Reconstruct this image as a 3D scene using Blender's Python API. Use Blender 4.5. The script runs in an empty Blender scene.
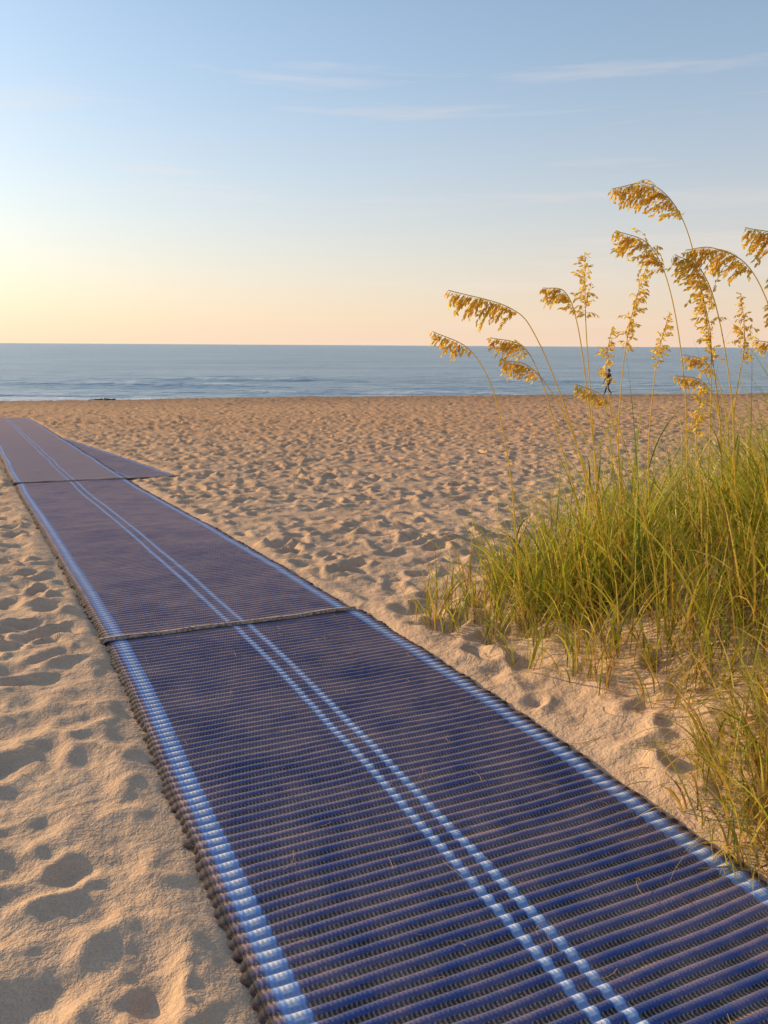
import bpy, bmesh, math, random
import numpy as np
from mathutils import Vector, Matrix
rng=np.random.default_rng(7); random.seed(7)
S=bpy.context.scene
R=math.radians

# ---------------- helpers ----------------
def link(o,parent=None):
    S.collection.objects.link(o)
    if parent: o.parent=parent
    return o
def mesh_np(name,V,F,mats,uv=None,smooth=True,cols=None,parent=None,attrs=None):
    V=np.asarray(V,dtype=np.float32).reshape(-1,3); F=np.asarray(F,dtype=np.int32)
    n=F.shape[1]
    me=bpy.data.meshes.new(name)
    me.vertices.add(len(V)); me.vertices.foreach_set('co',V.ravel())
    me.loops.add(F.size); me.loops.foreach_set('vertex_index',F.ravel())
    me.polygons.add(len(F))
    me.polygons.foreach_set('loop_start',np.arange(0,F.size,n,dtype=np.int32))
    me.polygons.foreach_set('loop_total',np.full(len(F),n,dtype=np.int32))
    me.polygons.foreach_set('use_smooth',np.full(len(F),smooth))
    me.update(calc_edges=True)
    if uv is not None:
        l=me.uv_layers.new(name='UVMap'); l.data.foreach_set('uv',np.asarray(uv,dtype=np.float32)[F.ravel()].ravel())
    if cols is not None:
        a=me.color_attributes.new('Col','FLOAT_COLOR','POINT')
        c=np.ones((len(V),4),dtype=np.float32); c[:,:3]=cols; a.data.foreach_set('color',c.ravel())
    for k,v in (attrs or {}).items():
        a=me.attributes.new(k,'FLOAT','POINT'); a.data.foreach_set('value',np.asarray(v,dtype=np.float32))
    me.validate()
    for m in (mats if isinstance(mats,(list,tuple)) else [mats]): me.materials.append(m)
    return link(bpy.data.objects.new(name,me),parent)
def grid_faces(nr,nc,wrap=False):
    i=np.arange(nr-1)[:,None]; j=np.arange(nc if wrap else nc-1)[None,:]
    j2=(j+1)%nc
    a=i*nc+j; b=i*nc+j2; c=(i+1)*nc+j2; d=(i+1)*nc+j
    return np.stack([a,b,c,d],-1).reshape(-1,4)
_lat=rng.random((256,256))
def vnoise(x,y,seed=0):
    x=np.asarray(x,float)+seed*17.3; y=np.asarray(y,float)+seed*31.7
    xi=np.floor(x).astype(int); yi=np.floor(y).astype(int); fx=x-xi; fy=y-yi
    fx=fx*fx*(3-2*fx); fy=fy*fy*(3-2*fy)
    g=lambda a,b:_lat[a%256,b%256]
    return (g(xi,yi)*(1-fx)+g(xi+1,yi)*fx)*(1-fy)+(g(xi,yi+1)*(1-fx)+g(xi+1,yi+1)*fx)*fy
def fbm(x,y,seed=0,o=4):
    s=0;a=.5
    for k in range(o):
        s=s+a*vnoise(x*2**k,y*2**k,seed+k*3); a*=.5
    return s/(1-.5**o)
def sstep(a,b,x):
    t=np.clip((x-a)/(b-a),0,1); return t*t*(3-2*t)

# ---------------- terrain functions ----------------
PY=[-1e4,3.6,7,11.5,20,35,50,59,62,66,75,100,300,9000]
PZ=[0,0,-.10,-.34,-.66,-1.2,-1.72,-2.05,-2.25,-3.2,-3.6,-4.2,-7,-9]
def zbase(x,y):
    x=np.asarray(x,float); y=np.asarray(y,float)
    z=0
    for o in (-1,-.5,0,.5,1): z=z+np.interp(y+o*np.clip(y*.12,.3,1.6),PY,PZ)/5
    z=z+.0165*np.clip(x,-70,70)*sstep(14,50,y)
    return z
def dune(x,y):
    r=np.sqrt(((x-3.2)/2.75)**2+((y-4.1)/2.6)**2)
    r=r+.14*(fbm(x*1.3,y*1.3,5)-.5)
    h=.62*sstep(0,.8,1-r)
    r2=np.sqrt(((x-6.5)/4.0)**2+((y-6.5)/4.5)**2)
    return np.maximum(h,.8*sstep(0,.9,1-r2))
PITCH=.046
def dirv(a): a=R(a); return np.array([-math.sin(a),math.cos(a)]),np.array([math.cos(a),math.sin(a)])
d1,n1=dirv(25.5)
A=np.array([-1.561,4.335])
SEG=[]
s1=A-d1*7.5+n1*.01
SEG.append(dict(p=s1,a=25.5,w=1.575,L=7.5,dust=.05,lift=.012))
SEG.append(dict(p=A+np.array([.0,0])-d1*.05,a=27.0,w=1.53,L=7.85,dust=1.0,lift=.019))
d2,n2=dirv(27.0)
q=SEG[1]['p']+d2*7.85
SEG.append(dict(p=q-d2*.06-n2*.03,a=26.6,w=1.55,L=21.5,dust=1.7,lift=.030))
d4,n4=dirv(31)
SEG.append(dict(p=np.array([-3.08,12.42])-n4*1.5,a=31,w=1.5,L=9.0,dust=1.05,lift=.012))
def matdist(x,y):
    D=np.full(np.shape(x),99.)
    for s in SEG:
        d,n=dirv(s['a'])
        rx=x-s['p'][0]; ry=y-s['p'][1]
        u=rx*n[0]+ry*n[1]; v=rx*d[0]+ry*d[1]
        dd=np.maximum(np.abs(u-s['w']/2)-s['w']/2,np.abs(v-s['L']/2)-s['L']/2)
        D=np.minimum(D,dd)
    return D
def tile(L,N,dens,seed,a0,b0,dep):
    r=np.random.default_rng(seed); H=np.zeros((N,N)); px=L/N
    for k in range(int(dens*L*L)):
        cx,cy=r.random(2)*L; th=r.random()*math.pi if r.random()<.5 else r.normal(.5,.45)
        sc=r.uniform(.5,1.15)
        a=a0*sc; b=b0*sc*r.uniform(.8,1.5); de=dep*sc*r.uniform(.35,1.15)
        m=int(a*2.6/px)+1
        ii=np.arange(-m,m+1); X,Y=np.meshgrid(ii*px,ii*px,indexing='ij')
        u=X*math.cos(th)+Y*math.sin(th); v=-X*math.sin(th)+Y*math.cos(th)
        p1,p2=r.random(2)*6.28
        wv=1+.16*np.sin(2*np.arctan2(v,u)+p1)+.12*np.sin(3*np.arctan2(v,u)+p2)
        rr=np.sqrt((u/a)**2+(v/b)**2)*wv
        g=-de*np.exp(-(rr/.78)**2.4)*(1+.4*np.clip(u/a,-1,1))+de*.40*np.exp(-((rr-1.2)/.32)**2)*(1+.6*np.sin(p1+np.arctan2(v,u)))
        I=(int(cx/px)+ii)%N; J=(int(cy/px)+ii)%N
        cur=H[np.ix_(I,J)]
        ins=np.exp(-(rr/.95)**4)
        H[np.ix_(I,J)]=cur*(1-.6*ins)+g
    return H
T1=tile(8.0,640,19,11,.135,.08,.046); T2=tile(11.3,760,12,12,.145,.095,.046)
def samp(T,L,x,y):
    N=T.shape[0]; u=(x/L)%1*N; v=(y/L)%1*N
    i=u.astype(int)%N; j=v.astype(int)%N; fu=u-np.floor(u); fv=v-np.floor(v); i2=(i+1)%N; j2=(j+1)%N
    return (T[i,j]*(1-fu)+T[i2,j]*fu)*(1-fv)+(T[i,j2]*(1-fu)+T[i2,j2]*fu)*fv
def foot(x,y):
    c,s=math.cos(.7),math.sin(.7)
    m=sstep(.35,.65,vnoise(x*.55,y*.55,9))
    h=samp(T1,8.0,x,y)*(.35+.65*m)+samp(T2,11.3,x*c-y*s,x*s+y*c)*(1.0-.55*m)
    rr=np.hypot(x,y)
    h=h*(.58+.52*sstep(2.8,6.0,rr))
    h=h+.05*(fbm(x*1.6,y*1.6,2)-.5)+.042*(fbm(x*5.0,y*5.0,3,4)-.5)
    return h
def ground(x,y):
    x=np.asarray(x,float); y=np.asarray(y,float)
    D=matdist(x,y); dn=dune(x,y)
    h=foot(x,y)
    dn01=np.clip(dn/.3,0,1)
    h=h*(1-.5*dn01)+.12*dn01*(fbm(x*2.6,y*2.6,8)-.5)
    rr=np.hypot(x,y)
    amp=1.0+.45*sstep(8,35,rr); h=h*amp*(1-sstep(63,68,y))
    out=sstep(.01,.16,D)
    edge=np.exp(-((D-.06)/.10)**2)
    z=zbase(x,y)+dn
    pile=edge*(.014+.06*np.clip(fbm(x*2.5,y*2.5,21)-.40,0,1))
    z=z+out*(h+.012)+pile*sstep(-.08,.02,D)-.012*(1-out)
    z=z+.22*np.clip(fbm(x*.22,y*.5,31)-.45,0,1)*np.exp(-((y-57)/4)**2)
    z=z+.35*np.clip(fbm(x*.05,y*.05,33)-.45,0,1)*sstep(20,45,y)*(1-sstep(58,66,y))
    return z
def gz(x,y): return float(ground(np.array([x]),np.array([y]))[0])

# ---------------- node helpers ----------------
def newmat(name):
    m=bpy.data.materials.new(name); m.use_nodes=True; nt=m.node_tree; nt.nodes.clear()
    out=nt.nodes.new('ShaderNodeOutputMaterial'); return m,nt,out
class NB:
    def __init__(s,nt): s.nt=nt
    def n(s,t,ins=None,**k):
        nd=s.nt.nodes.new(t)
        for a,b in k.items(): setattr(nd,a,b)
        for a,b in (ins or {}).items(): s.set(nd,a,b)
        return nd
    def set(s,nd,a,b):
        sock=nd.inputs[a]
        if isinstance(b,bpy.types.NodeSocket): s.nt.links.new(b,sock)
        else: sock.default_value=b
    def m(s,op,a,b=0.,c=0.,clamp=False):
        nd=s.n('ShaderNodeMath',{0:a,1:b,2:c},operation=op); nd.use_clamp=clamp; return nd.outputs[0]
    def noise(s,vec,scale,detail=3,rough=.5,dist=0.):
        return s.n('ShaderNodeTexNoise',{'Vector':vec,'Scale':scale,'Detail':detail,'Roughness':rough,'Distortion':dist}).outputs[0]
    def mr(s,v,a,b,c=0.,d=1.):
        return s.n('ShaderNodeMapRange',{'Value':v,'From Min':a,'From Max':b,'To Min':c,'To Max':d}).outputs[0]
    def mix(s,f,a,b,bt='MIX'):
        nd=s.n('ShaderNodeMix',data_type='RGBA',blend_type=bt)
        s.set(nd,0,f); s.set(nd,6,a); s.set(nd,7,b); return nd.outputs[2]
    def band(s,u,lo,hi,soft=.003):
        return s.m('MULTIPLY',s.mr(u,lo-soft,lo+soft),s.mr(u,hi-soft,hi+soft,1.,0.))
def C(*a): return (*a,1.)

# sand
def sand_mat():
    m,nt,out=newmat('sand'); b=NB(nt)
    pos=b.n('ShaderNodeNewGeometry').outputs['Position']
    n1=b.noise(pos,1.3,4,.6); n2=b.noise(pos,160,2,.6); n3=b.noise(pos,14,4,.65)
    col=b.mix(b.mr(n1,.3,.7),C(.72,.475,.30),C(.80,.56,.375))
    col=b.mix(b.mr(n3,.35,.7,0,.5),col,C(.61,.385,.24))
    col=b.mix(b.mr(n2,.35,.65,0,.5),col,C(.48,.32,.21))
    n4=b.noise(pos,420,1,.5)
    col=b.mix(b.mr(n4,.64,.72,0,.7),col,C(.18,.12,.09))
    sp=b.n('ShaderNodeTexVoronoi',{'Vector':pos,'Scale':38.}).outputs['Distance']
    col=b.mix(b.mr(sp,.05,.09,.55,0),col,C(.24,.17,.12))
    y=b.n('ShaderNodeSeparateXYZ',{0:pos}).outputs[1]
    wn=b.m('ADD',y,b.mr(b.noise(pos,.25,3),0,1,-4,4))
    col=b.mix(b.mr(wn,4,26,0,.66),col,C(.64,.33,.15))
    col=b.mix(b.mr(wn,40,57,0,.6),col,C(.26,.15,.09))
    bp=b.n('ShaderNodeBump',{'Height':n2,'Strength':.5,'Distance':.004}).outputs[0]
    bp=b.n('ShaderNodeBump',{'Height':n3,'Strength':.9,'Distance':.022,'Normal':bp}).outputs[0]
    bs=b.n('ShaderNodeBsdfPrincipled',{'Base Color':col,'Roughness':.95,'Normal':bp,'Specular IOR Level':.15})
    nt.links.new(bs.outputs[0],out.inputs[0]); return m
SAND=sand_mat()

# ---------------- ground sheet ----------------
rs=np.concatenate([np.geomspace(.02,.8,18,endpoint=False),np.geomspace(.8,80,780,endpoint=False),np.geomspace(80,9000,60)])
ang=np.concatenate([np.linspace(-38,38,620,endpoint=False),np.linspace(38,322,150,endpoint=False)])
TH,RR=np.meshgrid(np.radians(ang),rs)
GX=RR*np.sin(TH); GY=RR*np.cos(TH); GZ=ground(GX,GY)
mesh_np('beach_sand',np.stack([GX,GY,GZ],-1),grid_faces(len(rs),len(ang),True)[:,::-1],SAND)

# ---------------- mats ----------------
def mat_material():
    m,nt,out=newmat('woven_mat'); b=NB(nt)
    uv=b.n('ShaderNodeUVMap').outputs[0]; sx=b.n('ShaderNodeSeparateXYZ',{0:uv}); u,v=sx.outputs[0],sx.outputs[1]
    pos=b.n('ShaderNodeNewGeometry').outputs['Position']
    dust=b.n('ShaderNodeAttribute',attribute_name='dust').outputs['Fac']
    h=b.n('ShaderNodeAttribute',attribute_name='rib').outputs['Fac']
    fine=b.noise(pos,300,2,.6); med=b.noise(pos,5,5,.65); lo=b.noise(pos,1.1,3,.6)
    xm=b.m('MULTIPLY',u,1.55)
    weave=b.m('SINE',b.m('MULTIPLY',xm,2*math.pi/.013)); 
    blue=b.mix(b.mr(fine,.3,.7),C(.024,.050,.175),C(.055,.112,.35))
    blue=b.mix(b.mr(med,.35,.75,0,.5),blue,C(.05,.05,.12))
    f1=b.band(u,.040,.082); fr=b.band(u,.926,.964); c1=b.band(u,.461,.483,.002); c2=b.band(u,.513,.535,.002)
    st=b.m('MAXIMUM',b.m('MAXIMUM',f1,fr),b.m('MAXIMUM',c1,c2))
    core=b.m('MAXIMUM',b.m('MAXIMUM',b.band(u,.052,.070),b.band(u,.937,.954)),b.m('MAXIMUM',b.band(u,.466,.478),b.band(u,.518,.530)))
    scol=b.mix(core,C(.24,.44,.86),C(.76,.80,.88))
    scol=b.mix(b.mr(fine,.4,.7,0,.4),scol,C(.40,.50,.72))
    wv=b.mr(weave,-1,1,0,1)
    scol=b.mix(b.m('MULTIPLY',wv,.2),scol,C(.18,.28,.5))
    top=b.mix(st,blue,scol)
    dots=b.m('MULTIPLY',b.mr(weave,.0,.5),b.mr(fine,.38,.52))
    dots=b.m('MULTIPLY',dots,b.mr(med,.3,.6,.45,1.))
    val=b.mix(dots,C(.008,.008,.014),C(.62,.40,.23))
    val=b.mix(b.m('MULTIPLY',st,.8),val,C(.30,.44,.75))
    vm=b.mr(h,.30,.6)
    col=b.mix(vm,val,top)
    endm=b.m('MAXIMUM',b.mr(u,.020,.030,1,0),b.mr(u,.970,.980,0,1))
    cov=b.m('ADD',dust,b.mr(med,.35,.75,-.22,.28))
    cov=b.m('ADD',cov,b.mr(lo,.3,.7,-.15,.15))
    cov=b.m('MULTIPLY',b.m('ADD',cov,b.m('MULTIPLY',b.m('SUBTRACT',1.,h),.12)),b.mr(fine,.35,.6,.40,.85),clamp=True)
    cov=b.m('MULTIPLY',b.m('MINIMUM',cov,.84),b.mr(st,0,1,1,.35))
    col=b.mix(cov,col,C(.68,.43,.36))
    col=b.mix(b.m('MULTIPLY',endm,.9),col,C(.010,.011,.02))
    bp=b.n('ShaderNodeBump',{'Height':b.m('ADD',fine,b.m('MULTIPLY',wv,.7)),'Strength':.6,'Distance':.003}).outputs[0]
    bs=b.n('ShaderNodeBsdfPrincipled',{'Base Color':col,'Roughness':.78,'Normal':bp,'Specular IOR Level':.25,'Sheen Weight':.15,'Sheen Roughness':.4,'Sheen Tint':C(1,.78,.72)})
    nt.links.new(bs.outputs[0],out.inputs[0]); return m
MATM=mat_material()
walk=link(bpy.data.objects.new('beach_access_mat',None))
def build_seg(s,idx):
    d,n=dirv(s['a']); L,w=s['L'],s['w']
    k=8 if idx<2 else 6
    nr=int(L/PITCH)*k+1
    sv=np.arange(nr)*PITCH/k
    cols=np.concatenate([[0,.006,.02,.036],np.linspace(.06,.94,17),[.964,.98,.994,1]])
    V,U=np.meshgrid(sv,cols,indexing='ij')
    rib_id=np.floor(V/PITCH+.5)
    ph=np.abs(((V/PITCH+.5)%1)-.5)*2
    prof=np.clip(1-(ph*1.38)**2.2,0,1)**.75
    rnd=np.random.default_rng(100+idx); jl=rnd.normal(0,.008,4000); jr=rnd.normal(0,.008,4000)
    rid=rib_id.astype(int)%4000
    amp=.0085
    inset=(1-prof)*.010
    lat=(U*w)+np.where(U<.015,inset+jl[rid],0)-np.where(U>.985,inset+jr[rid],0)
    wob=.012*(vnoise(V*.9,V*0+idx,40)-.5)*2+.02*(vnoise(V*.25,V*0+3*idx,41)-.5)*2
    vv=V+.018*(vnoise(U*3+idx,V*.8,42)-.5)*2+.006*(vnoise(U*9,V*3,43)-.5)+.007*(vnoise(U*5,rib_id*.9,44)-.5)
    x=s['p'][0]+n[0]*(lat+wob)+d[0]*vv; y=s['p'][1]+n[1]*(lat+wob)+d[1]*vv
    slow=.012*(fbm(x*1.3,y*1.3,50)-.5)+.007*(vnoise(x*6,y*6,51)-.5)
    ed=np.minimum(U,1-U)
    z=zbase(x,y)+s['lift']+slow+amp*prof*(.7+.5*vnoise(U*14,rib_id*.7,52))*(.05+.95*sstep(.015,.045,ed))
    edge=np.minimum(ed*w,.03)/.03
    z=z-(1-edge)*.010
    z[:,0]-=.02; z[:,-1]-=.02
    uv=np.stack([U,V],-1).reshape(-1,2)
    dust=s['dust']+.30*np.exp(-ed*w/.10)*vnoise(x*2,y*2,60)
    if idx==0: dust=dust+.36*sstep(2.5,7.3,V)
    if idx==1: dust=dust-.40*(1-sstep(0,4.5,V))
    return mesh_np('mat_section',np.stack([x,y,z],-1),grid_faces(*V.shape)[:,::-1],MATM,uv=uv,parent=walk,attrs={'dust':dust.ravel(),'rib':prof.ravel()})
for i,s in enumerate(SEG): build_seg(s,i)
mm,nt,out=newmat('seam_strap'); b=NB(nt); pos=b.n('ShaderNodeNewGeometry').outputs['Position']
nn=b.noise(pos,60,4,.6)
bs=b.n('ShaderNodeBsdfPrincipled',{'Base Color':b.mix(b.mr(nn,.35,.6),C(.14,.09,.08),C(.62,.44,.31)),'Roughness':.8})
nt.links.new(bs.outputs[0],out.inputs[0]); STRAP=mm
def strap(p,a,w,lift,wd=.035,ht=.012):
    d,n=dirv(a); N=60; V=[]
    for i in range(N):
        t=i/(N-1); bow=.014*math.sin(t*5+1)+.006*math.sin(t*17)
        for (o,h) in ((-wd/2,-.01),(-wd/2*.7,ht),(wd/2*.7,ht*.9),(wd/2,-.01)):
            q=p+n*(t*w)+d*(o+bow); V.append((q[0],q[1],float(zbase(q[0],q[1]))+lift+h+.002*math.sin(t*23)))
    return mesh_np('seam_strap',V,grid_faces(N,4),STRAP,parent=walk)
strap(SEG[1]['p']+d2*.01,27.0,1.53,.032,.030,.006)
strap(SEG[2]['p']+d2*.02-n2*.1,26.6,1.62,.042,.03,.005)
strap(SEG[3]['p']+d4*.02,31,1.5,.026,.03,.005)

# ---------------- sea ----------------
WL=-2.92
m,nt,out=newmat('sea_water'); b=NB(nt)
pos=b.n('ShaderNodeNewGeometry').outputs['Position']
mp=b.n('ShaderNodeMapping',{0:pos}); mp.inputs['Scale'].default_value=(.35,1,1); pv=mp.outputs[0]
w1=b.noise(pv,.55,4,.6); w2=b.noise(pv,2.5,3,.6); w3=b.noise(pv,.05,4,.6)
foam=b.n('ShaderNodeAttribute',attribute_name='foam').outputs['Fac']
col=b.mix(b.mr(w3,.38,.62),C(.25,.34,.39),C(.36,.46,.50))
fm=b.mr(b.m('ADD',foam,b.mr(b.noise(pv,1.6,4,.7),.3,.7,-.5,.3)),.35,.6,0,.8)
col=b.mix(fm,col,C(.80,.78,.76))
bp=b.n('ShaderNodeBump',{'Height':w1,'Strength':1.,'Distance':.8}).outputs[0]
bp=b.n('ShaderNodeBump',{'Height':w2,'Strength':.8,'Distance':.14,'Normal':bp}).outputs[0]
bs=b.n('ShaderNodeBsdfPrincipled',{'Base Color':col,'Roughness':.28,'IOR':1.33,'Normal':bp,'Specular IOR Level':.5})
nt.links.new(bs.outputs[0],out.inputs[0]); SEA=m
ys=np.concatenate([np.arange(57,112,.3),np.geomspace(112,14000,300)])
cu=np.linspace(-1,1,360)
YY,CU=np.meshgrid(ys,cu,indexing='ij'); XX=CU*(YY*1.3+60)
wob=6*(fbm(XX*.03,YY*.02,70)-.5)+2*(fbm(XX*.12,YY*.05,71)-.5)
yw=YY+wob
z=np.full(YY.shape,WL); foamv=np.zeros(YY.shape)
for c,hgt,wd in ((72.5,.24,1.0),(80,.30,1.3),(92,.34,1.8),(108,.36,2.2)):
    am=sstep(.38,.60,fbm(XX*.035+c,YY*0+c,73,3))
    g=np.exp(-((yw-c)/wd)**2)
    z+=hgt*g*am; foamv=np.maximum(foamv,np.exp(-((yw-c+wd*.5)/(wd*.6))**2)*am*(1.05 if c<82 else .7))
fade=1-sstep(150,900,YY)
z+=fade*(.16*(fbm(XX*.06,YY*.22,75)-.5)*2+.10*(fbm(XX*.3,YY*.6,76)-.5)*2)
foamv=np.maximum(foamv,1.1*np.exp(-((yw-68)/2.8)**2))
mesh_np('sea_water',np.stack([XX,YY,z],-1),grid_faces(*YY.shape)[:,::-1],SEA,attrs={'foam':foamv.ravel()})

# ---------------- foliage ----------------
def leafmat(name,trans=.45,rough=.5,mott=.3):
    m,nt,out=newmat(name); b=NB(nt)
    c=b.n('ShaderNodeAttribute',attribute_name='Col').outputs['Color']
    pos=b.n('ShaderNodeNewGeometry').outputs['Position']
    c=b.mix(b.mr(b.noise(pos,60,3),.3,.7,0,mott),c,C(.12,.10,.03))
    a=b.n('ShaderNodeBsdfPrincipled',{'Base Color':c,'Roughness':rough,'Specular IOR Level':.35}).outputs[0]
    t=b.n('ShaderNodeBsdfTranslucent',{'Color':c}).outputs[0]
    mx=b.n('ShaderNodeMixShader',{0:trans,1:a,2:t})
    nt.links.new(mx.outputs[0],out.inputs[0]); return m
GRASS=leafmat('grass_blade',.5,.42,.15); OAT=leafmat('sea_oats',.5,.6,.04)
def blades(roots,L,az,th0,th1,wid,colb,colt,seg=9):
    N=len(roots); t=np.linspace(0,1,seg+1)
    th=th0[:,None]+(th1-th0)[:,None]*t[None,:]**1.4
    ds=(L/seg)[:,None]
    hx=np.concatenate([np.zeros((N,1)),np.cumsum(np.sin(th[:,:-1])*ds,1)],1)
    hz=np.concatenate([np.zeros((N,1)),np.cumsum(np.cos(th[:,:-1])*ds,1)],1)
    ca,sa=np.cos(az)[:,None],np.sin(az)[:,None]
    side=rng.normal(0,.14,N)[:,None]*L[:,None]*t[None,:]**2
    P=np.stack([roots[:,0:1]+hx*ca-side*sa,roots[:,1:2]+hx*sa+side*ca,roots[:,2:3]+hz],-1)
    g=np.maximum(ground(P[...,0],P[...,1]),zbase(P[...,0],P[...,1])+.026)+.006
    P[...,2]=np.where(t[None,:]>.15,np.maximum(P[...,2],g),P[...,2])
    tw=az[:,None]+math.pi/2+(rng.normal(0,.7,N)[:,None]+rng.normal(0,1.0,N)[:,None]*t[None,:])
    ww=(wid[:,None]*np.clip(np.minimum(1,(1-t)*1.6)[None,:],.06,1)*(.6+.4*np.minimum(1,t*4))[None,:])/2
    sd=np.stack([np.cos(tw)*ww,np.sin(tw)*ww,np.zeros_like(tw)+ww*.25*np.sin(tw*3)],-1)
    V=np.stack([P-sd,P+sd],2)
    base=(np.arange(N)*(seg+1)*2)[:,None]; k=np.arange(seg)[None,:]*2
    F=np.stack([base+k,base+k+1,base+k+3,base+k+2],-1).reshape(-1,4)
    tt=t[None,:,None]
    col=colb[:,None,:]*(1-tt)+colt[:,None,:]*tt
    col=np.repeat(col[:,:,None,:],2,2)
    return V.reshape(-1,3),F,col.reshape(-1,3)
def pal(N,dry):
    g=np.array([[.38,.46,.035],[.52,.56,.045],[.22,.32,.03],[.66,.62,.06]])
    y=np.array([[.88,.62,.11],[.72,.46,.08],[.88,.66,.17],[.54,.30,.07]])
    isd=rng.random(N)<dry
    c=np.where(isd[:,None],y[rng.integers(0,4,N)],g[rng.integers(0,4,N)])*rng.uniform(.65,1.2,N)[:,None]
    tip=c*.5+.5*np.where(rng.random(N)[:,None]<.5,np.array([.92,.72,.09]),c)
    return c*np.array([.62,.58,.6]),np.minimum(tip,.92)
parts=[]
def clump(cx,cy,r,n,Lm,spread,dry,wid=.0095,az0=None):
    th=rng.random(n)*2*math.pi; rad=r*np.sqrt(rng.random(n))
    X=cx+rad*np.cos(th); Y=cy+rad*np.sin(th)
    Z=ground(X,Y)-.01
    L=Lm*rng.uniform(.4,1.25,n)
    az=(rng.random(n)*2*math.pi) if az0 is None else rng.normal(az0,.9,n)
    if az0 is None: az=np.where(rng.random(n)<.5,th+rng.normal(0,.5,n),az)
    t0=np.abs(rng.normal(.08,.24,n))*spread; t1=t0+np.abs(rng.normal(1.2,.8,n))*spread
    cb,ct=pal(n,dry)
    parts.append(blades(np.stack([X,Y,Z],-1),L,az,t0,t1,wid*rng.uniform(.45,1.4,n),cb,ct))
for k in range(230):
    for _ in range(50):
        x=rng.uniform(.8,4.6); y=rng.uniform(3.0,6.6)
        if ((x-2.72)/1.98)**2+((y-4.70)/1.42)**2<1+.30*math.sin(x*5+y*3): break
    f=.60+.40*min(1,(x-.7)/.7)
    clump(x,y,.10+.08*rng.random(),int(rng.integers(24,48)),.98*f*rng.uniform(.65,1.2),1.0,.24)
for k in range(70):
    x=rng.uniform(3.0,7); y=rng.uniform(5.,9.5)
    clump(x,y,.2,30,.95,1.,.3)
for (x,y,n,L) in ((1.15,3.9,40,.6),(1.3,3.65,32,.5),(1.55,3.75,46,.65),(1.75,3.6,46,.7),(1.95,3.5,56,.75),(1.45,3.95,46,.7),(1.7,3.95,60,.8),(2.1,3.3,60,.7),(1.95,3.15,50,.62),(1.75,3.3,40,.55),(2.2,3.0,50,.65),(1.0,4.1,38,.55),(1.9,2.9,50,.6),(1.5,3.45,30,.45),(1.6,3.15,34,.45),(1.25,3.35,14,.35),(1.75,3.0,50,.55)):
    clump(x,y,.13,n,L,1.25,.42,.0085)
for (x,y,n,L) in ((.28,4.75,32,.46),(.42,4.95,32,.52),(.34,4.55,18,.38),(.52,4.7,22,.45),(.60,4.45,30,.46),(.62,5.1,34,.62),(.78,4.8,42,.64),(.85,4.25,40,.56),(.72,3.95,22,.40),(.95,4.9,40,.8),(1.0,4.4,46,.75),(1.05,5.3,36,.85),(.95,3.75,26,.44),(.70,4.6,30,.5)):
    clump(x,y,.11,n,L,1.25,.42,.0075)
for k in range(30):
    x=1.0+rng.random()*1.1; y=3.75-.9*rng.random()*(.3+.7*(x-1.0))
    clump(x,y,.06,int(rng.integers(6,14)),.36,1.6,.75,.006)
for (x,y,n,L) in ((1.28,2.95,40,.44),(1.40,2.80,60,.50),(1.18,2.75,32,.40),(1.30,2.55,56,.48),(1.20,2.42,44,.42),(1.50,2.85,50,.5),(1.48,2.60,60,.5),(1.42,3.05,40,.48),(1.40,2.40,50,.42),(1.60,3.0,50,.55),(1.62,2.7,60,.55),(1.12,2.60,24,.34),(1.15,2.32,28,.34),(1.28,2.28,34,.34)):
    clump(x,y,.08,n,L,1.45,.5,.0075,az0=math.pi*1.05)
def merge(parts):
    Vs=[];Fs=[];Cs=[];o=0
    for V,F,c in parts:
        Vs.append(V);Fs.append(F+o);Cs.append(c);o+=len(V)
    return np.concatenate(Vs),np.concatenate(Fs),np.concatenate(Cs)
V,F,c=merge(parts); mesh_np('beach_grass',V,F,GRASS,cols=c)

# ---- sea oats ----
def catmull(P,n):
    P=np.array(P,float); P=np.vstack([2*P[0]-P[1],P,2*P[-1]-P[-2]]); out=[]
    for i in range(1,len(P)-2):
        for t in np.linspace(0,1,n,endpoint=False):
            a,b_,c_,d=P[i-1],P[i],P[i+1],P[i+2]
            out.append(.5*((2*b_)+(-a+c_)*t+(2*a-5*b_+4*c_-d)*t*t+(-a+3*b_-3*c_+d)*t**3))
    out.append(P[-2]); return np.array(out)
oparts=[]
def tube(P,r0,r1,col,ns=5):
    n=len(P); T=np.gradient(P,axis=0); T/=np.linalg.norm(T,axis=1)[:,None]+1e-9
    up=np.array([.3,1,.1]); A_=np.cross(T,up); A_/=np.linalg.norm(A_,axis=1)[:,None]+1e-9; B_=np.cross(T,A_)
    r=np.linspace(r0,r1,n)[:,None]
    V=np.stack([P+r*(A_*math.cos(a)+B_*math.sin(a)) for a in np.linspace(0,2*math.pi,ns,endpoint=False)],1)
    oparts.append((V.reshape(-1,3),grid_faces(n,ns,True),np.tile(np.array(col),(n*ns,1))))
def spikelet(p,d,L,w,col):
    d=d/np.linalg.norm(d); s=np.cross(d,rng.normal(0,1,3)); s/=np.linalg.norm(s); nrm=np.cross(d,s)*w*.16
    V=np.array([p,p+d*L*.22+s*w*.38,p+d*L*.5+s*w*.5+nrm,p+d*L*.8+s*w*.28,p+d*L,p+d*L*.8-s*w*.28,p+d*L*.5-s*w*.5+nrm,p+d*L*.22-s*w*.38])
    V=np.vstack([V,p+s*w*.05,p+d*L+s*w*.04])
    F=np.array([[0,8,1,7],[1,2,6,7],[2,3,5,6],[3,9,4,5]])
    oparts.append((V,F,np.tile(col,(10,1))))
gold=np.array([[.95,.64,.10],[.92,.55,.08],[.95,.75,.16],[.84,.52,.08],[.88,.68,.09]])
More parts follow.
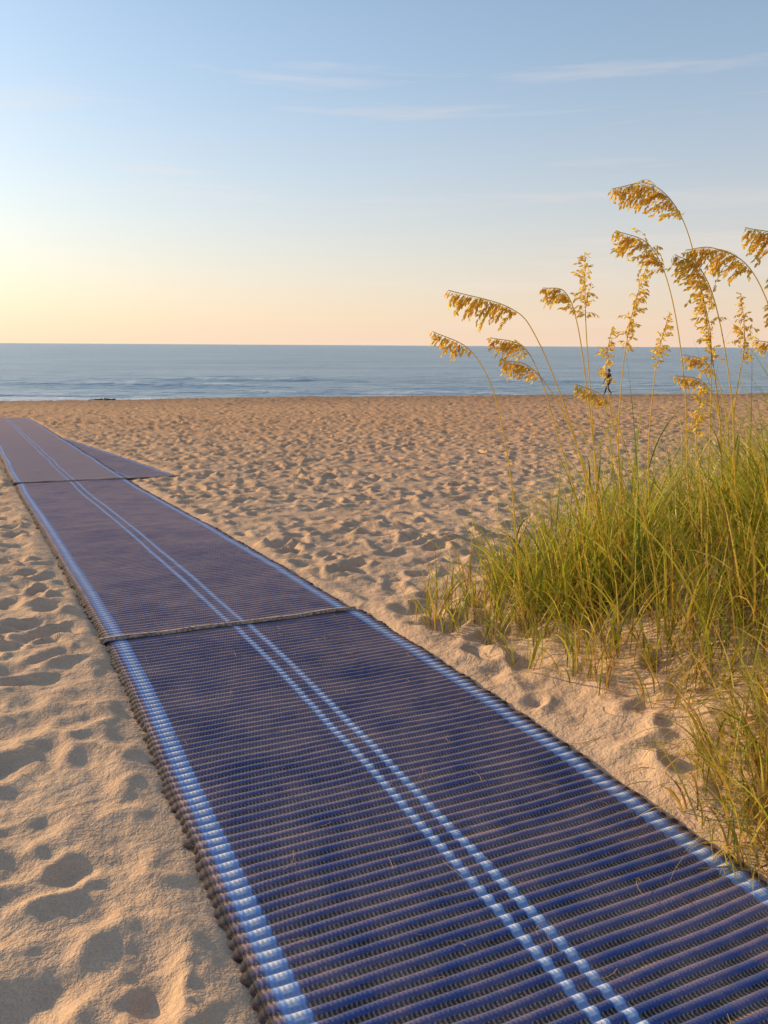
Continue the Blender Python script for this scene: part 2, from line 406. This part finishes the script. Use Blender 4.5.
def oat(pts,plume=.30,full=1.0):
    P=catmull(pts,12)
    tube(P,.0042,.0018,(.78,.60,.10))
    seg=np.linalg.norm(np.diff(P,axis=0),axis=1); cum=np.concatenate([[0],np.cumsum(seg)]); tot=cum[-1]
    s=tot-plume
    while s<tot:
        q=(s-(tot-plume))/plume
        p=np.array([np.interp(s,cum,P[:,k]) for k in range(3)]); p2=np.array([np.interp(min(s+.01,tot),cum,P[:,k]) for k in range(3)]); p1=np.array([np.interp(s-.01,cum,P[:,k]) for k in range(3)])
        T=p2-p1; T/=np.linalg.norm(T)
        bl=(.030+.085*math.sin(math.pi*min(1,(q*.85+.18))))*full*rng.uniform(.6,1.3)
        if q>.9: bl*=.6
        dv=np.array([0,0,-1.])*.45+T*1.0+rng.normal(0,.28,3); dv/=np.linalg.norm(dv)
        m=5; B=[p]; 
        for i in range(m):
            dv=dv+np.array([0,0,-.24]); dv/=np.linalg.norm(dv); B.append(B[-1]+dv*bl/m)
        B=np.array(B); tube(B,.0009,.0006,(.7,.48,.1),3)
        ns=max(2,int(bl/.0085))
        for i in range(ns):
            f=(i+1)/ns*(m-.01); i0=int(f); pp=B[i0]*(1-(f-i0))+B[i0+1]*(f-i0)
            sdv=dv*.8+rng.normal(0,.38,3)+np.array([0,0,-.30])
            spikelet(pp,sdv,rng.uniform(.018,.030),rng.uniform(.008,.013),np.minimum(.95,gold[rng.integers(0,5)]*rng.uniform(.85,1.1)))
        s+=.0080
    for k in range(4):
        s0=tot*rng.uniform(.12,.5); p=np.array([np.interp(s0,cum,P[:,i]) for i in range(3)])
        cb,ct=pal(1,.5)
        oparts.append(blades(p[None],np.array([rng.uniform(.25,.55)]),rng.random(1)*6.28,np.array([.25]),np.array([rng.uniform(.9,2.1)]),np.array([.008]),cb,ct))
def st(root,mid,**k):
    r=(root[0],root[1],gz(root[0],root[1])-.02); oat([r]+mid,**k)
st((1.22,4.45),[(1.08,4.3,.80),(.93,4.22,1.25),(.74,4.15,1.64),(.60,4.12,1.78),(.30,4.1,1.86)],plume=.36,full=1.1)
st((.80,4.50),[(.70,4.45,.80),(.64,4.4,1.10),(.56,4.35,1.38),(.43,4.3,1.58),(.24,4.3,1.67)],plume=.22,full=.7)
st((1.15,4.30),[(1.00,4.2,.78),(.88,4.2,1.15),(.78,4.2,1.44),(.68,4.2,1.60),(.52,4.2,1.64)],plume=.22,full=.8)
st((1.30,4.35),[(1.10,4.25,.78),(.98,4.2,1.10),(.86,4.2,1.34),(.72,4.2,1.50),(.58,4.2,1.53)],plume=.22,full=.75)
st((1.95,4.30),[(1.75,4.2,.85),(1.68,4.2,1.30),(1.55,4.2,1.86),(1.43,4.2,2.20),(1.27,4.2,2.36),(1.08,4.2,2.34)],plume=.42,full=1.2)
st((1.75,4.40),[(1.60,4.3,.85),(1.52,4.25,1.40),(1.40,4.2,1.85),(1.28,4.2,2.08),(1.11,4.2,2.15)],plume=.34,full=1.1)
st((1.85,4.10),[(1.76,4.1,.90),(1.70,4.1,1.35),(1.60,4.1,1.75),(1.50,4.1,1.96),(1.37,4.1,2.03)],plume=.34,full=1.1)
st((2.25,4.20),[(2.08,4.1,.90),(1.98,4.1,1.40),(1.86,4.1,1.75),(1.72,4.1,1.98),(1.55,4.1,2.06),(1.42,4.1,2.05)],plume=.36,full=1.1)
st((2.30,4.10),[(2.18,4.0,.95),(2.08,4.0,1.50),(1.98,4.0,1.90),(1.85,4.0,2.09),(1.65,4.0,2.14)],plume=.36,full=1.15)
st((2.40,4.10),[(2.26,4.0,.95),(2.16,4.0,1.45),(2.05,4.0,1.75),(1.93,4.0,1.90),(1.78,4.0,1.93)],plume=.30,full=.9)
st((2.10,4.20),[(2.02,4.1,.9),(1.98,4.1,1.35),(1.93,4.1,1.66),(1.84,4.1,1.80)],plume=.22,full=.5)
st((1.20,4.35),[(1.12,4.3,.80),(1.07,4.3,1.25),(1.02,4.3,1.65),(1.00,4.3,1.88),(.99,4.3,2.06)],plume=.32,full=.55)
st((1.28,4.30),[(1.12,4.25,.85),(1.02,4.2,1.35),(.95,4.2,1.70),(.88,4.2,1.86),(.77,4.2,1.88)],plume=.22,full=.85)
st((1.40,4.50),[(1.27,4.45,.95),(1.24,4.4,1.40),(1.27,4.4,1.75),(1.33,4.4,2.0)],plume=.42,full=.55)
st((1.55,4.60),[(1.46,4.55,.95),(1.44,4.5,1.35),(1.46,4.5,1.60),(1.50,4.5,1.78)],plume=.30,full=.4)
st((1.35,4.60),[(1.30,4.55,.95),(1.22,4.5,1.25),(1.18,4.5,1.50),(1.20,4.5,1.70)],plume=.30,full=.4)
st((1.90,4.60),[(1.85,4.5,.90),(1.80,4.5,1.25),(1.70,4.5,1.42),(1.55,4.5,1.45)],plume=.22,full=.55)
st((1.70,4.20),[(1.66,4.2,.90),(1.64,4.2,1.30),(1.61,4.2,1.65),(1.54,4.2,1.90)],plume=.40,full=.6)
st((1.45,4.10),[(1.30,4.1,.80),(1.18,4.1,1.15),(1.08,4.1,1.35),(.93,4.1,1.42)],plume=.2,full=.45)
st((1.95,4.70),[(1.92,4.6,1.0),(1.85,4.6,1.35),(1.75,4.6,1.52),(1.62,4.6,1.56)],plume=.22,full=.6)
st((2.45,4.70),[(2.35,4.6,1.0),(2.25,4.6,1.4),(2.14,4.6,1.6),(2.0,4.6,1.64)],plume=.22,full=.6)
st((2.05,4.0),[(1.93,4.0,.9),(1.88,4.0,1.25),(1.90,4.0,1.5)],plume=.24,full=.45)
st((1.62,4.05),[(1.55,4.0,.9),(1.50,4.0,1.2),(1.52,4.0,1.42)],plume=.24,full=.4)
st((1.80,4.3),[(1.78,4.2,.9),(1.76,4.2,1.3),(1.78,4.2,1.62),(1.74,4.2,1.86)],plume=.34,full=.5)
V,F,c=merge(oparts); mesh_np('sea_oats_plant',V,F,OAT,cols=c)

# ---- straw litter ----
oparts=[]
def straw(n,fn,Lr,cols,r=.0012):
    for k in range(n):
        x,y,zf=fn(); L=rng.uniform(*Lr); a=rng.random()*6.28; c=rng.normal(0,.5)
        P=[]
        for t in np.linspace(-.5,.5,5):
            px=x+L*t*math.cos(a)-c*L*t*t*math.sin(a); py=y+L*t*math.sin(a)+c*L*t*t*math.cos(a)
            P.append((px,py,zf(px,py)+.002+.004*rng.random()))
        tube(np.array(P),r,r*.6,cols[rng.integers(0,len(cols))],4)
def onmat():
    s=SEG[0]; v=rng.uniform(2,7.4); u=rng.random()**.6*s['w']; d,n=dirv(s['a']); q=s['p']+n*u+d*v
    return q[0],q[1],lambda a,b_: float(zbase(a,b_))+s['lift']+.011
straw(190,onmat,(.02,.10),[(.65,.48,.22),(.4,.28,.14),(.7,.52,.26)],.0010)
def onsand():
    x=rng.uniform(-3.2,-.6); y=rng.uniform(1.6,7); 
    if matdist(np.array([x]),np.array([y]))[0]<.05: x-=1.6
    return x,y,gz
straw(60,onsand,(.02,.06),[(.14,.10,.07),(.2,.13,.08),(.35,.25,.15)],.0012)
def onr():
    x=rng.uniform(.3,2.); y=rng.uniform(2.4,5); return x,y,gz
straw(220,onr,(.04,.2),[(.55,.40,.14),(.35,.25,.10)])
V,F,c=merge(oparts); mesh_np('straw_litter',V,F,OAT,cols=c)
oparts=[]
for (cx,cy,w,h) in ((-19.7,59.,1.0,.12),):
    for k in range(30):
        x=cx+rng.normal(0,w*.4); y=cy+rng.normal(0,.25); z=gz(x,y)+rng.random()*h*math.exp(-((x-cx)/w)**2)
        a=rng.normal(0,.5); L=rng.uniform(.3,1.0)*w*.6
        P=np.array([(x+L*t*math.cos(a),y+L*t*math.sin(a),z+.06*L*math.sin(t*5+k)) for t in np.linspace(-.5,.5,5)])
        tube(P,.035*rng.uniform(.5,1.2),.02,(.10,.07,.05),5)
V,F,c=merge(oparts); mesh_np('driftwood',V,F,OAT,cols=c)

# ---------------- person ----------------
def flat(name,col,rough=.8):
    m,nt,out=newmat(name); b=NB(nt); pos=b.n('ShaderNodeTexCoord').outputs['Object']
    c=b.mix(b.mr(b.noise(pos,20,3),.3,.7,0,.3),C(*col),C(*[v*.6 for v in col]))
    bs=b.n('ShaderNodeBsdfPrincipled',{'Base Color':c,'Roughness':rough}); nt.links.new(bs.outputs[0],out.inputs[0]); return m
SK=flat('skin',(.38,.22,.15)); TS=flat('shirt',(.035,.035,.05)); PT=flat('trousers',(.02,.022,.03)); HR=flat('hair',(.03,.02,.015))
def skin_obj(name,verts,edges,radii,parent,mats,pick,sub=2):
    me=bpy.data.meshes.new(name); me.from_pydata(verts,edges,[]); o=bpy.data.objects.new(name,me); S.collection.objects.link(o)
    o.modifiers.new('Skin','SKIN'); 
    for i,r in enumerate(radii):
        sv=me.skin_vertices[0].data[i]; sv.radius=(r,r) if not isinstance(r,tuple) else r; sv.use_root=(i==0)
    sm=o.modifiers.new('Sub','SUBSURF'); sm.levels=sub; sm.render_levels=sub
    dg=bpy.context.evaluated_depsgraph_get(); nm=bpy.data.meshes.new_from_object(o.evaluated_get(dg)); nm.name=name
    o.modifiers.clear(); o.data=nm; nm.materials.clear()
    for m_ in mats: nm.materials.append(m_)
    for p in nm.polygons: p.material_index=pick(p.center); p.use_smooth=True
    o.parent=parent; return o
per=link(bpy.data.objects.new('walking_person',None))
vb=[(0,0,.94),(.01,0,1.10),(.02,0,1.28),(.03,0,1.42),(.04,0,1.49),(.05,0,1.545),(.055,0,1.62),(.05,0,1.68)]
rb=[(.12,.15),(.10,.13),(.12,.16),(.09,.11),(.05,.05),(.06,.055),(.09,.075),(.055,.05)]
eb=[(i,i+1) for i in range(7)]
def add(p,r,par): vb.append(p); rb.append((r,r)); eb.append((par,len(vb)-1)); return len(vb)-1
for sgn,sw in ((1,1),(-1,-1)):
    s0=add((.02,sgn*.17,1.40),.055,3); e=add((.02-.10*sw,sgn*.22,1.13),.042,s0); wv_=add((.02-.13*sw+.08,sgn*.21,.90),.028,e); add((.02-.13*sw+.11,sgn*.20,.83),.03,wv_)
    h0=add((0,sgn*.09,.88),.09,0); kx=.20 if sw>0 else -.02; k_=add((kx,sgn*.09,.50),.058,h0)
    ax=.32 if sw>0 else -.30; az_=.085 if sw>0 else .15
    a_=add((ax,sgn*.085,az_),.038,k_); add((ax+(.16 if sw>0 else .12),sgn*.09,(.05 if sw>0 else .04)),.033,a_)
def pick(c):
    if c.z>1.47: return 0
    if abs(c.y)>.185 and c.z<1.16: return 0
    if c.z>.93: return 1
    if c.z>.16: return 2
    return 0
skin_obj('body',vb,eb,rb,per,[SK,TS,PT],pick)
def blob(name,loc,sc,mat,rot=(0,0,0)):
    bm=bmesh.new(); bmesh.ops.create_uvsphere(bm,u_segments=16,v_segments=12,radius=1)
    for v in bm.verts:
        if name=='hair' and v.co.x>.35 and v.co.z<.25: v.co.x=.35
        if name=='hair' and v.co.z<-.2: v.co.x-=.25; v.co.z*=1.3
    me=bpy.data.meshes.new(name); bm.to_mesh(me); bm.free(); me.materials.append(mat)
    for p in me.polygons: p.use_smooth=True
    o=bpy.data.objects.new(name,me); o.location=loc; o.scale=sc; o.rotation_euler=rot; return link(o,per)
blob('hair',(.035,0,1.645),(.105,.088,.105),HR)
blob('nose',(.147,0,1.60),(.016,.011,.02),SK)
blob('mouth',(.140,0,1.565),(.008,.022,.006),flat('lips',(.3,.1,.08)))
for sg in(1,-1):
    blob('ear',(.05,sg*.083,1.605),(.02,.009,.03),SK); blob('eye',(.135,sg*.032,1.625),(.008,.011,.007),HR)
    bx=.02-.13*sg+.11
    for f in range(5):
        fx=bx+.03-.014*f; vs=[(fx,sg*.20,.82),(fx+.006,sg*.198,.785-(.006 if f in(1,2) else 0)),(fx+.002,sg*.190,.755-(.01 if f in(1,2) else 0))]
        if f==0: vs=[(bx+.02,sg*.198,.835),(bx+.05,sg*.19,.81),(bx+.06,sg*.185,.785)]
        skin_obj('finger',vs,[(0,1),(1,2)],[.009,.008,.007],per,[SK],lambda c:0,1)
px,py=15.45,58.0
per.location=(px,py,gz(px,py)-.015); per.rotation_euler=(0,0,R(195)); per.scale=(1.06,1.06,1.06)

# ---------------- light, sky ----------------
SUN_AZ=-60; SUN_EL=12.5
sd=bpy.data.lights.new('sun','SUN'); sd.energy=5.0; sd.angle=R(.5); sd.color=(1,.71,.36)
so=link(bpy.data.objects.new('sun',sd))
dv=Vector((math.sin(R(SUN_AZ))*math.cos(R(SUN_EL)),math.cos(R(SUN_AZ))*math.cos(R(SUN_EL)),math.sin(R(SUN_EL))))
so.rotation_euler=dv.to_track_quat('Z','Y').to_euler(); so.location=dv*50
W=bpy.data.worlds.new('World'); S.world=W; W.use_nodes=True; nt=W.node_tree; nt.nodes.clear(); b=NB(nt)
sky=b.n('ShaderNodeTexSky',sky_type='NISHITA',sun_disc=False,sun_elevation=R(SUN_EL),sun_rotation=R(SUN_AZ),air_density=1.0,dust_density=1.0,ozone_density=1.2)
dirn=b.n('ShaderNodeTexCoord').outputs['Generated']
sp=b.n('ShaderNodeSeparateXYZ',{0:dirn}); ez=b.m('MAXIMUM',sp.outputs[2],0.)
c=b.mix(1.,sky.outputs[0],C(1.25,1.47,1.68),'MULTIPLY')
hz1=b.m('MULTIPLY',b.m('EXPONENT',b.m('MULTIPLY',ez,-4.0)),.90)
side=b.mr(sp.outputs[0],-.6,.6)
warm=b.mix(side,C(8.8,6.7,4.9),C(7.8,5.65,4.4))
pale=C(5.6,5.95,6.25)
hcol=b.mix(b.mr(ez,0.03,.30),warm,pale)
c=b.mix(hz1,c,hcol)
mp=b.n('ShaderNodeMapping',{0:dirn}); mp.inputs['Scale'].default_value=(1.3,1.3,20); mp.inputs['Rotation'].default_value=(0,.04,0); mp.inputs['Location'].default_value=(.7,.2,.4)
n1=b.noise(mp.outputs[0],1.8,6,.6,.3)
cl=b.mr(n1,.55,.80,0,.40)
c=b.mix(cl,c,C(8.,6.7,6.0))
bg=b.n('ShaderNodeBackground',{'Color':c,'Strength':.12}); o=b.n('ShaderNodeOutputWorld'); nt.links.new(bg.outputs[0],o.inputs[0])
S.view_settings.view_transform='Standard'; S.view_settings.look='None'; S.view_settings.exposure=0

# ---------------- camera ----------------
cd=bpy.data.cameras.new('camera'); cd.sensor_fit='VERTICAL'; cd.sensor_height=36; cd.lens=29.2; cd.clip_start=.05; cd.clip_end=30000
co=link(bpy.data.objects.new('camera',cd))
co.matrix_world=Matrix.Translation((0,0,1.6))@Matrix.Rotation(R(90-11.36),4,'X')@Matrix.Rotation(R(.35),4,'Z')
S.camera=co
